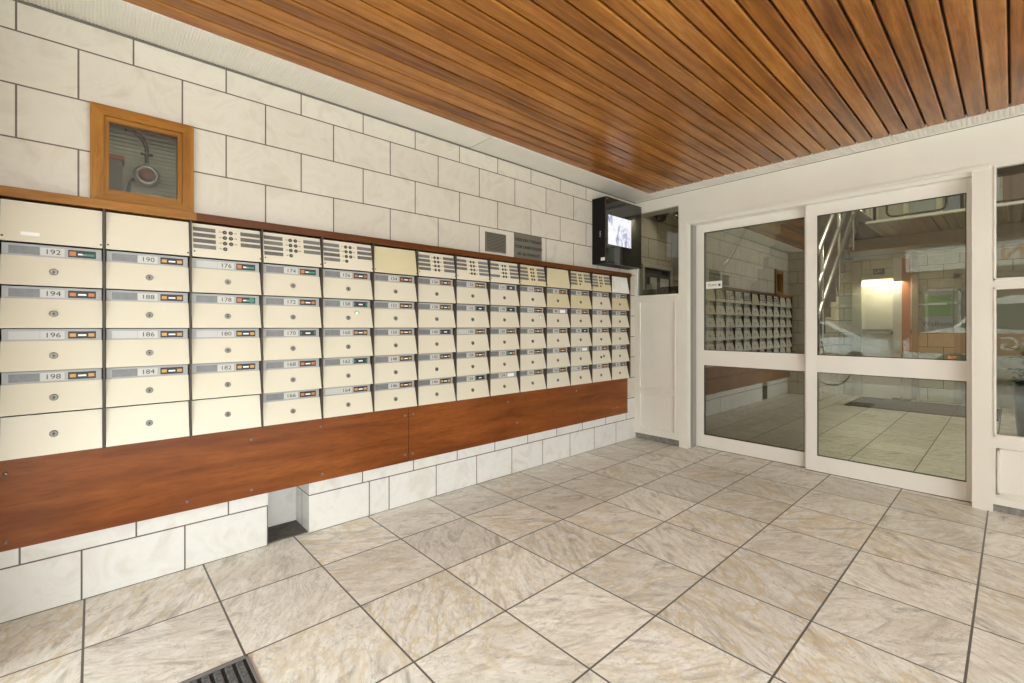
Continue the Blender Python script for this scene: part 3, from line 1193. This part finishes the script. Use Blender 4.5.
rel(MB().box(MX1 - .001, MX1 + .0015, 3.612, 3.998, 1.990, 2.270).build('screen', screen_mat()), mo)
rel(MB().box(MX1 - .001, MX1 + .0012, 3.612, 3.79, 1.83, 1.965).build('lower_panel', mat('dark_green_glass', (.012, .03, .026), .1, coat=1)), mo)
rel(MB().box(-2.655, -2.610, MY0 - .0015, MY0, 1.832, 1.862).build('label', M['white']), mo)
tt = text('lettering', 'INFO', .025, M['card_light'], (-2.672, MY0 - .001, 2.10), 'y')
tt.matrix_world = Matrix.Translation((-2.665, MY0 - .001, 2.09)) @ Matrix.Rotation(PI / 2, 4, 'Y') @ Matrix(((1, 0, 0), (0, 0, -1), (0, 1, 0))).to_4x4()
mw = tt.matrix_world.copy()
tt.parent = mo
tt.matrix_world = mw
tt.matrix_parent_inverse = Matrix()
tt.matrix_basis = Matrix.Translation(-mo.location) @ mw
for (yy, zz) in ((MY0 + .02, MZ0 + .02), (MY1 - .02, MZ0 + .02), (MY0 + .02, MZ1 - .02), (MY1 - .02, MZ1 - .02)):
    rel(MB().lathe([(.006, MX1 - .0005), (.004, MX1 + .004)], (0, yy, zz), 10, axis='x').build('screw', M['chrome']), mo)

# ------------------------------------------------------------------ booth behind the narrow window
struct(MB().box(-2.20, -2.12, YB, 10.2, 0, 5.2).build('wall_booth', M['wall_tile']))
bpy.data.objects['wall_booth'].name = 'wall_right.001'
struct(MB().box(XL, -2.2, YB, 6.2, 2.50, 2.56).build('ceiling_booth', M['interior_white']))
bpy.data.objects['ceiling_booth'].name = 'ceiling.001'
struct(MB().box(XL, -2.2, 6.2, 6.3, 0, 2.56).build('wall_booth', M['wall_tile_x']))
bpy.data.objects['wall_booth'].name = 'wall_back.001'
bt = MB().box(XL + .002, -2.202, YD + .07, YD + .36, 1.50, 1.53).build('shelf', M['black_matte'])
tag(bt, 'dark shelf behind the narrow booth window', 'shelf')


def dome(x, y, r, lab, m1):
    t = thing('security_camera', lab, 'camera', (x, y, 2.50), 'dome cameras behind the narrow window')
    MB().lathe([(r * .8, 0), (r, -.012), (r, -.05), (r * .88, -.058)], (0, 0, 0), 28).build('base', m1, t)
    MB().lathe([(r * .82, -.050), (r * .8, -.07), (r * .62, -.10), (r * .3, -.122), (.001, -.127)], (0, 0, 0), 24).build('dome', M['black'], t)
    MB().lathe([(.010, -.0), (.010, -.012)], (0, -r * .62, -.088), 12).build('lens', M['white'], t)


dome(-2.665, 4.70, .080, 'black dome camera behind the narrow window, left one of the pair', M['black'])
dome(-2.455, 4.70, .075, 'dome camera with white base behind the narrow window, right one of the pair', M['white_alu'])
t = thing('intercom_receiver', 'small grey box with a white card on the booth shelf', 'device', (-2.66, 4.46, 1.53))
MB().box(-.065, .065, -.04, .04, 0, .075, .004).build('body', mat('light_grey_plastic', (.33, .34, .33), .5), t)
MB().box(-.035, .035, -.01, .0, .075, .135).build('card', M['white'], t)
t = thing('keypad', 'long black device with a small red light on the booth shelf', 'device', (-2.40, 4.46, 1.53))
MB().box(-.15, .15, -.05, .05, 0, .09, .006).build('body', M['black_matte'], t)
MB().box(.095, .13, -.02, .02, .09, .14, .004).build('head', M['black_matte'], t)
MB().box(.10, .125, -.024, -.019, .118, .130).build('red_light', emit('red_led', (1, .05, .03), 4), t)
t = thing('notice_sheet', 'pale notice sheet on the tiled wall inside the booth', 'notice', (XL, 5.30, 2.12))
MB().box(.0005, .003, -.19, .20, -.20, .20).build('sheet', M['card_light'], t)
t = thing('service_hatch', 'framed dark hatch with two painted reflections on the wall inside the booth', 'hatch', (XL, 4.77, 1.56))
hb = MB()
for q in ((-.33, .33, .30, .34), (-.33, -.29, 0, .30), (.29, .33, 0, .30)):
    hb.box(.0005, .03, q[0], q[1], q[2], q[3], .003)
hb.build('frame', mat('pale_hatch_frame', (.60, .58, .50), .5), t)
MB().box(.0005, .012, -.29, .29, 0, .30).build('board', mat('dark_hatch', (.10, .10, .09), .3), t)
MB().box(.012, .016, -.16, -.02, .05, .20).box(.012, .016, .06, .25, .05, .20).build('painted_reflection', M['white'], t)  # white patches painted as bright reflections in the dark hatch glass
MB().box(.012, .016, .10, .24, .24, .285).build('dark_label', M['ink'], t)
t = thing('booth_fill_light', 'small added fill light inside the booth', 'ceiling light', (-2.275, 4.60, 2.50))  # added light, kept out of view, to brighten the booth
MB().lathe([(.045, 0), (.045, -.012), (.03, -.02), (.001, -.022)], (0, 0, 0), 20).build('diffuser', emit('booth_fill_diffuser', (1, .95, .85), 4), t)
area_lamp('booth_fill_lamp', (-2.275, 4.60, 2.474), (.08, .08), 3, rot=(0, 0, 0))

# ------------------------------------------------------------------ hall behind the doors
struct(MB().box(-2.12, 3.2, 9.95, 10.2, 0, 2.42).box(-2.12, -1.0 + 4.2, 9.95, 10.2, 2.95, 3.0).box(-1.75, 3.2, 9.95, 10.2, 3.0, 5.2).box(-2.12, 3.2, 9.95, 10.2, 4.3, 5.2).build('wall_hall', M['hall_tile']))
bpy.data.objects['wall_hall'].name = 'wall_back.002'
struct(MB().box(2.6, 3.2, YB, 10.2, 0, 5.2).build('wall_hall', M['wall_tile']))
bpy.data.objects['wall_hall'].name = 'wall_right.002'
# upper landing slab with boarded soffit
lan = MB()
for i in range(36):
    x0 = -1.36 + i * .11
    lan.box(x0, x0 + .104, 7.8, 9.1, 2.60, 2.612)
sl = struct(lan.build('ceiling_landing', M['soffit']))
sl.name = 'ceiling.002'
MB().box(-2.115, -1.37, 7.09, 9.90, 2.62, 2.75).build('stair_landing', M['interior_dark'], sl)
MB().box(-1.36, 2.6, 7.80, 9.90, 2.612, 2.64).build('slab', M['interior_white'], sl)
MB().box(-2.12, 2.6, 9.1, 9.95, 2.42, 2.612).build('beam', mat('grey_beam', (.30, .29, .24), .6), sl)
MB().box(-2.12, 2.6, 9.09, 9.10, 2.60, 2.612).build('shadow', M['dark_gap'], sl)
MB().box(-1.90, 2.6, 9.90, 9.95, 2.36, 2.43).build('cornice', M['white_paint'], sl)
struct(MB().box(-2.2, 3.2, YB, 10.2, 5.2, 5.3).build('ceiling_hall', M['interior_white']))
bpy.data.objects['ceiling_hall'].name = 'ceiling.003'
struct(MB().box(XL, 3.2, 4.33, YB, 2.6, 5.3).build('wall_upper', M['interior_white']))
bpy.data.objects['wall_upper'].name = 'wall_front.001'
w4 = struct(MB().box(-2.12, -2.06, 9.98, 10.05, 3.0, 4.3).box(-1.95, -1.92, 9.98, 10.05, 3.0, 4.3).box(-1.80, -1.75, 9.98, 10.05, 3.0, 4.3).build('window_4', W))
MB().box(-2.06, -1.8, 10.0, 10.01, 3.0, 4.3).build('pane', M['glass_clear'], w4)
# doors of flats on the landing: tall coloured panels
for i, (x, cc) in enumerate(((-1.55, (.45, .45, .36)), (-1.15, (.35, .42, .42)), (-.75, (.20, .27, .32)), (-.45, (.42, .48, .50)), (-.1, (.18, .14, .10)))):
    o = struct(MB().box(x, x + .32, 9.90, 9.95, 2.64, 4.4, .004).build('trim_%d' % (9 + i), mat('landing_panel_%d' % i, cc, .4)))
# landing railing
rl = thing('railing', 'dark steel railing with rounded panels on the upper landing behind the glass', 'railing', (0, 7.84, 2.64))
for x in (-1.27, -.42, .43, 1.28, 2.13):
    MB().tube([(x, 0, 0), (x, 0, 1.0)], .018, 8).build('post', M['dark_metal'], rl)
MB().tube([(-1.35, 0, 1.0), (2.5, 0, 1.0)], .022, 8).build('handrail', M['steel'], rl)
for x in (-1.14, -.29, .56, 1.41):
    pts = []
    for (cx_, cz_, a_) in ((x + .58 - .07, .14, -90), (x + .58 - .07, .86, 0), (x + .07, .86, 90), (x + .07, .14, 180)):
        for k in range(5):
            t_ = math.radians(a_ + k * 22.5)
            pts.append((cx_ + .07 * math.cos(t_), 0, cz_ - .04 + .07 * math.sin(t_)))
    mb = MB().tube(pts, .013, 8, closed=True)
    mb.tube([(x - .13, 0, .5), (x, 0, .5)], .010, 6).tube([(x + .58, 0, .5), (x + .72, 0, .5)], .010, 6)
    mb.build('panel_loop', M['dark_metal'], rl)

# stair flight along the booth wall
ss = thing('staircase', 'dark concrete staircase rising behind the left door leaf', 'staircase', (-1.655, 5.0, 0))
NS = 10
st_pts_top, st_pts_bot = [], []
RI, TR = .17, .205
z0_ = 1.05
mb = MB()
for i in range(NS):
    y = 5.0 + i * TR - 5.0
    z = z0_ + i * RI
    mb.box(-.455, .38, y, y + TR + .03 * (i < NS - 1), z - .09, z)            # tread
    mb.box(-.455, .38, y + TR - .02, y + TR + .03 * (i < NS - 1), z - .09, z + RI * (i < NS - 1))     # riser
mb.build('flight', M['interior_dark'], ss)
MB().box(-.455, .38, -.46, 0.03, z0_ - .18, z0_ - .05).build('half_landing', M['interior_dark'], ss)
sr = thing('stair_railing', 'three slanting silver handrails beside the dark staircase', 'railing', (-1.22, 5.0, 0))
for dz, k in ((.30, 0), (.58, 1), (.88, 2)):
    y0_, y1_ = 0, NS * TR
    MB().tube([(0, y0_ - .1, z0_ + dz - .08), (0, y0_, z0_ + dz), (0, y1_, z0_ + dz + NS * RI)], .020, 10).build('handrail', M['steel'], sr)
for i in (0, 3, 6, 9):
    MB().tube([(0, i * TR + .1, z0_ + i * RI + .0), (0, i * TR + .1, z0_ + i * RI + .96)], .014, 8).build('post', M['steel'], sr)
wr = thing('wall_handrail', 'slanting silver handrail fixed to the tiled stair wall', 'handrail', (-2.06, 5.0, 0))
MB().tube([(0, -.15, z0_ + .8), (0, 0, z0_ + .85), (0, NS * TR, z0_ + .85 + NS * RI)], .020, 10).build('rail', M['steel'], wr)
MB().box(-.06, 0, .3, .33, z0_ + 1.08, z0_ + 1.11).box(-.06, 0, 1.7, 1.73, z0_ + 2.25, z0_ + 2.28).build('bracket', M['steel'], wr)

bn = thing('banner', 'tall narrow white and orange banner standing before the lift', 'banner', (-1.23, 9.78, 0))
MB().box(-.12, .12, -.05, .05, 0, .03, .004).build('foot', M['steel'], bn)
MB().box(-.11, .0, -.004, .004, .80, 2.33).build('white_half', M['white'], bn)
MB().box(.0, .11, -.004, .004, .80, 2.33).build('orange_half', mat('dull_orange_cloth', (.62, .24, .12), .7), bn)
MB().tube([(0, .012, .03), (0, .012, 2.33)], .008, 8).build('pole', M['steel'], bn)
# lift with bright car
lf = thing('lift', 'brightly lit lift with pale door frame at the back of the hall', 'lift', (-1.45, 9.95, 0))
MB().box(-.46, -.33, -.10, -.001, 0, 2.34).box(.33, .41, -.06, -.001, 0, 2.42).box(-.33, .33, -.06, -.001, 2.02, 2.08).build('door_frame', mat('olive_frame', (.46, .45, .33), .5), lf)
M['lift_in'] = mat('lift_interior', (.75, .72, .62), .4)
MB().box(-.33, .33, -.012, -.002, 0, 2.02).build('car_back', M['lift_in'], lf)
MB().box(-.33, .33, -.05, -.035, 1.08, 1.16).build('bar', mat('grey_green_bar', (.28, .28, .22), .5), lf)
MB().box(-.32, .20, -.05, -.013, 1.90, 2.0).build('light_panel', emit('lift_light', (1, .93, .78), 5), lf)
sg = thing('lift_sign', 'small dark sign above the lit lift', 'sign', (-1.55, 9.945, 2.15))
MB().box(-.075, .075, -.02, 0, -.045, .045).build('plate', M['plate_dark'], sg)
text('lettering', 'LIFT', .06, M['white'], (0, -.022, 0), 'y', sg)
al = area_lamp('lift_lamp', (-1.45, 9.70, 1.95), (.5, .3), 7, (1, .9, .72))
nb_ = thing('notice_board', 'clear notice board with a green picture on the hall wall', 'notice board', (-.82, 9.945, 1.50))
MB().box(-.18, .19, -.03, 0, -.38, .32, .003).build('board', mat('pale_board', (.50, .50, .42), .3), nb_)
MB().box(-.15, .17, -.034, -.03, -.12, .20).build('picture', mat('green_picture', (.30, .45, .08), .5), nb_)
MB().box(-.22, .12, -.037, -.034, .05, .08).build('white_line', M['white'], nb_)
text('lettering', 'Welkom', .10, M['card_dark'], (0, -.036, -.25), 'y', nb_)
d3 = struct(MB().box(-.62, -.55, 9.90, 9.95, 0, 2.03).box(.35, .42, 9.90, 9.95, 0, 2.03).box(-.62, .42, 9.90, 9.95, 1.96, 2.03).build('door_3', mat('pale_green_door_frame', (.50, .50, .38), .5)))
MB().box(-.55, .35, 9.925, 9.945, 0, 1.96).build('door_panel', mat('olive_door', (.42, .42, .31), .5), d3)
MB().lathe([(.02, -.04), (.02, -.005)], (-.47, 9.93, 1.02), 12, axis='y').build('door_handle', M['dark_steel'], d3)
mt = tag(MB().box(-1.75, -.12, 8.5, 9.70, .0005, .012).build('door_mat', mat('dark_door_mat', (.10, .095, .085), .9, noise=.2, nscale=60)), 'dark rectangular door mat on the hall floor before the lift', 'mat')
for i, (x, y) in enumerate(((-.9, 6.3), (1.0, 6.3))):  # added lights above the line of sight, only to brighten the hall
    t = thing('hall_fill_light', 'round added fill light in the hall, %s one' % ('left' if i == 0 else 'right'), 'ceiling light', (x, y, 5.2), 'added fill lights in the hall')
    MB().lathe([(.16, 0), (.16, -.05)], (0, 0, 0), 24).build('base', M['white_alu'], t)
    MB().lathe([(.15, -.05), (.13, -.08), (.001, -.10)], (0, 0, 0), 24).build('diffuser', emit('hall_fill_diffuser', (1, .95, .85), 4), t)
    l = area_lamp('hall_fill_lamp', (x, y, 5.05), (.3, .3), 62)
# plant in the hall seen through the right window
pt = thing('potted_plant', 'dark green leafy plant in a tall dark pot behind the right window', 'plant', (.20, 7.2, 0))
MB().lathe([(.14, 0), (.17, .05), (.21, .62), (.20, .62), (.19, .57), (.001, .57)], (0, 0, 0), 28).build('pot', mat('dark_green_pot', (.02, .045, .04), .3), pt)
mb = MB()
for k in range(110):
    a = random.uniform(0, 2 * PI)
    L_ = random.uniform(.18, .34)
    up = random.uniform(.15, 1.1)
    b0_ = Vector((random.uniform(-.08, .08), random.uniform(-.08, .08), random.uniform(.58, .92)))
    d = Vector((math.cos(a), math.sin(a), up)).normalized()
    s_ = Vector((-math.sin(a), math.cos(a), 0))
    wv = random.uniform(.035, .06)
    p0, p1, p2, p3 = b0_, b0_ + d * L_ * .45, b0_ + d * L_ * .8 - Vector((0, 0, .02)), b0_ + d * L_ - Vector((0, 0, .07))
    v = [mb.bm.verts.new(p) for p in (p0, p1 + s_ * wv, p1 - Vector((0, 0, .008)), p1 - s_ * wv, p2 + s_ * wv * .8, p2 - Vector((0, 0, .008)), p2 - s_ * wv * .8, p3)]
    for q in ((0, 1, 2), (0, 2, 3), (1, 4, 5, 2), (2, 5, 6, 3), (4, 7, 5), (5, 7, 6)):
        mb.bm.faces.new([v[i] for i in q])
mb.build('foliage', mat('deep_green_leaf', (.025, .085, .028), .4, noise=.4, nscale=12), pt, recalc=False)

# ------------------------------------------------------------------ floor grate
gr = thing('floor_grate', 'grey ribbed scraper mat set into the floor tiles at the bottom edge', 'floor mat', (-1.70, .16, 0))
MB().box(-.172, .26, -.24, .250, .0005, .003).build('tray', M['dark_gap'], gr)
for i in range(14):
    y = .236 - i * .034
    MB().prism([(y - .024, .003), (y - .021, .009), (y - .003, .009), (y, .003)], .405, 0, -.160).build('rib', M['grate'], gr)
MB().box(-.178, -.170, -.24, .254, .0005, .010).box(-.178, .26, .246, .254, .0005, .010).build('rim', mat('grey_rim', (.20, .19, .18), .6), gr)

# ------------------------------------------------------------------ street behind the camera, mirrored in the glass


def wheel(parent, x, y, z, r, wd, name='wheel'):
    wl_ = MB().lathe([(r * .62, -wd / 2), (r * .95, -wd / 2), (r, -wd * .3), (r, wd * .3), (r * .95, wd / 2), (r * .62, wd / 2)], (x, y, z), 28, axis='y').build(name, M['rubber'], parent)
    MB().lathe([(r * .6, -wd * .52), (r * .5, -wd * .45), (.04, -wd * .5), (.04, wd * .5), (r * .5, wd * .45), (r * .6, wd * .52)], (x, y, z), 20, axis='y').build('rim', M['steel'], wl_)


def vehicle(root, L, Wd, outline, glassline, paint):
    """side outline (x,z) extruded across the width with the upper body drawn in"""
    mb = MB()
    nseg = [(-Wd / 2, 0), (-Wd / 2 + .06, 1), (Wd / 2 - .06, 1), (Wd / 2, 0)]
    rows = []
    for (y, k) in ((-Wd / 2 + .05, .96), (-Wd / 2, .90), (Wd / 2, .90), (Wd / 2 - .05, .96)):
        row = []
        for x, z in outline:
            t_ = max(0, (z - .85) / .7)
            yy = y * (1 - .16 * t_)
            row.append(mb.bm.verts.new((x, yy, z)))
        rows.append(row)
    n = len(outline)
    mb.bm.faces.new(rows[1][::-1])
    mb.bm.faces.new(rows[2])
    for i in range(n):
        mb.bm.faces.new((rows[1][i], rows[1][(i + 1) % n], rows[2][(i + 1) % n], rows[2][i]))
    for v in rows[0] + rows[3]:
        mb.bm.verts.remove(v)
    mb.build('body', paint, root)
    for s in (-1, 1):
        gb = MB()
        for poly in glassline:
            pts = []
            for x, z in poly:
                t_ = max(0, (z - .85) / .7)
                pts.append((x, s * (Wd / 2 * (1 - .16 * t_) + .004), z))
            gb.quad(pts)
        gb.build('side_window', mat('car_window', (.02, .025, .03), .05, coat=1), root, recalc=False)


car = thing('parked_car', 'pale blue-grey parked car mirrored in the sliding door glass', 'car', (-4.2, -7.0, -.06))
CO = [(-2.1, .35), (-2.12, .62), (-1.95, .80), (-1.15, .93), (-.55, 1.36), (.0, 1.45), (.75, 1.40), (1.45, 1.0), (2.02, .92), (2.1, .6), (2.08, .32), (1.75, .26), (1.66, .46), (1.45, .58), (1.24, .56), (1.06, .44), (1.0, .26), (-.95, .26), (-1.02, .44), (-1.2, .57), (-1.42, .58), (-1.6, .46), (-1.7, .26)]
vehicle(car, 4.2, 1.7, CO, [[(-.98, .96), (-.48, 1.30), (-.02, 1.37), (-.02, .96)], [(.06, .96), (.06, 1.37), (.70, 1.33), (1.2, 1.0)]], mat('pale_blue_paint', (.55, .62, .68), .15, .2, coat=1))
for x in (-1.32, 1.35):
    for s in (-1, 1):
        wheel(car, x, s * .76, .31, .31, .2)
van = thing('parked_van', 'white van with an orange band of white letters mirrored in the glass', 'van', (.6, -6.7, -.06))
VO = [(-2.4, .35), (-2.42, .9), (-2.2, 1.1), (-1.55, 1.25), (-1.0, 1.85), (-.6, 1.95), (2.4, 1.95), (2.45, 1.7), (2.45, .35), (1.95, .30), (1.86, .5), (1.65, .64), (1.4, .64), (1.2, .5), (1.12, .30), (-1.12, .30), (-1.2, .5), (-1.4, .64), (-1.65, .64), (-1.85, .5), (-1.95, .30)]
vehicle(van, 4.8, 1.9, VO, [[(-1.45, 1.25), (-.98, 1.75), (-.35, 1.78), (-.35, 1.2)]], mat('white_van_paint', (.78, .78, .76), .2, coat=.8))
for x in (-1.52, 1.53):
    for s in (-1, 1):
        wheel(van, x, s * .86, .34, .34, .22)
M['orange_band'] = mat('orange_band', (.46, .20, .11), .5)
MB().box(-2.3, 2.44, .951, .957, .66, 1.12).build('band', M['orange_band'], van)
text('lettering', 'GO  TEGO', .42, M['white'], (-.15, .962, .89), 'back', van)
MB().box(-1.62, -1.48, .952, .97, .52, .60).build('marker_light', emit('orange_marker', (1, .35, .06), 8), van)
# bicycle
bk = thing('bicycle', 'parked black bicycle mirrored in the right door leaf', 'bicycle', (-3.08, -2.5, -.02))
for x in (-.52, .52):
    mb = MB()
    mb.tube([(x + .33 * math.cos(t), 0, .34 + .33 * math.sin(t)) for t in [2 * PI * k / 36 for k in range(36)]], .017, 8, closed=True)
    wb_ = mb.build('wheel', M['rubber'], bk)
    sp_ = MB()
    for k in range(20):
        t = 2 * PI * k / 20
        sp_.tube([(x, .02 * (-1) ** k, .34), (x + .32 * math.cos(t), 0, .34 + .32 * math.sin(t))], .0025, 5)
    sp_.cyl((x, -.04, .34), (0, 1, 0), .02, .08, 10)
    sp_.build('spokes', M['white'], wb_)
fr = MB()
seat_, crank, head, tail_, front = (-.17, 0, .80), (-.06, 0, .30), (.37, 0, .80), (-.52, 0, .34), (.52, 0, .34)
for a, b in ((seat_, crank), (crank, (.39, 0, .66)), ((-.15, 0, .72), head), (crank, tail_), ((-.15, 0, .74), tail_), ((.34, 0, .92), (.40, 0, .62)), ((.40, 0, .62), front)):
    fr.tube([a, b], .016, 8)
fr.build('frame', M['black_matte'], bk)
MB().box(-.32, -.06, -.07, .07, .85, .90, .02).tube([(-.19, 0, .78), (-.20, 0, .86)], .012, 8).build('saddle', M['black_matte'], bk)
MB().tube([(.22, -.28, 1.0), (.33, -.2, 1.02), (.34, 0, .98), (.33, .2, 1.02), (.22, .28, 1.0)], .012, 8).tube([(.34, 0, .9), (.34, 0, .99)], .012, 8).build('handlebar', M['steel'], bk)
MB().cyl((-.06, -.02, .30), (0, 1, 0), .09, .02, 20).tube([(-.06, -.04, .30), (.07, -.04, .20)], .01, 6).tube([(-.06, .05, .30), (-.19, .05, .40)], .01, 6).box(.04, .11, -.13, -.04, .19, .21).box(-.22, -.15, .05, .14, .39, .41).build('crank', M['dark_metal'], bk)
# terrace across the street
M['facade'] = tile_mat('brown_brick_facade', 0, 0, .22, (.20, .13, .10), (.26, .17, .13), height=.07, ms=.008, mortar=(.3, .27, .24), rough=.85)
bd = thing('brick_building', 'brown brick house row with white window bars across the street, mirrored in glass', 'building', (-2, -16, 0))
MB().box(-14, 14, -3, 0, -.1, 7.5).build('wall', M['facade'], bd)
for r in range(2):
    for k in range(9):
        x = -12.4 + k * 3.0
        z0_b = .9 + r * 3.2
        mb = MB()
        for q in ((x, x + 2.0, z0_b, z0_b + .1), (x, x + 2.0, z0_b + 1.7, z0_b + 1.8), (x, x + .1, z0_b, z0_b + 1.8), (x + 1.9, x + 2.0, z0_b, z0_b + 1.8), (x + .95, x + 1.05, z0_b, z0_b + 1.8), (x, x + 2, z0_b + 1.2, z0_b + 1.28)):
            mb.box(q[0], q[1], 0, .08, q[2], q[3])
        f_ = mb.build('window', M['strip'] if r == 0 else M['facade'], bd)
        MB().box(x + .05, x + 1.95, .01, .03, z0_b + .05, z0_b + 1.75).build('pane', mat('far_window', (.12, .14, .16), .1), f_)
MB().box(-1.0, 4.5, 0, .12, 3.45, 4.35).build('shop_fascia', M['pale_ground'], bd)
text('lettering', 'EN', .85, M['orange_band'], (2.2, .13, 3.9), 'back', bd)
MB().box(-14.2, 14.2, -3.2, .25, 7.5, 7.8).build('cornice', M['white'], bd)
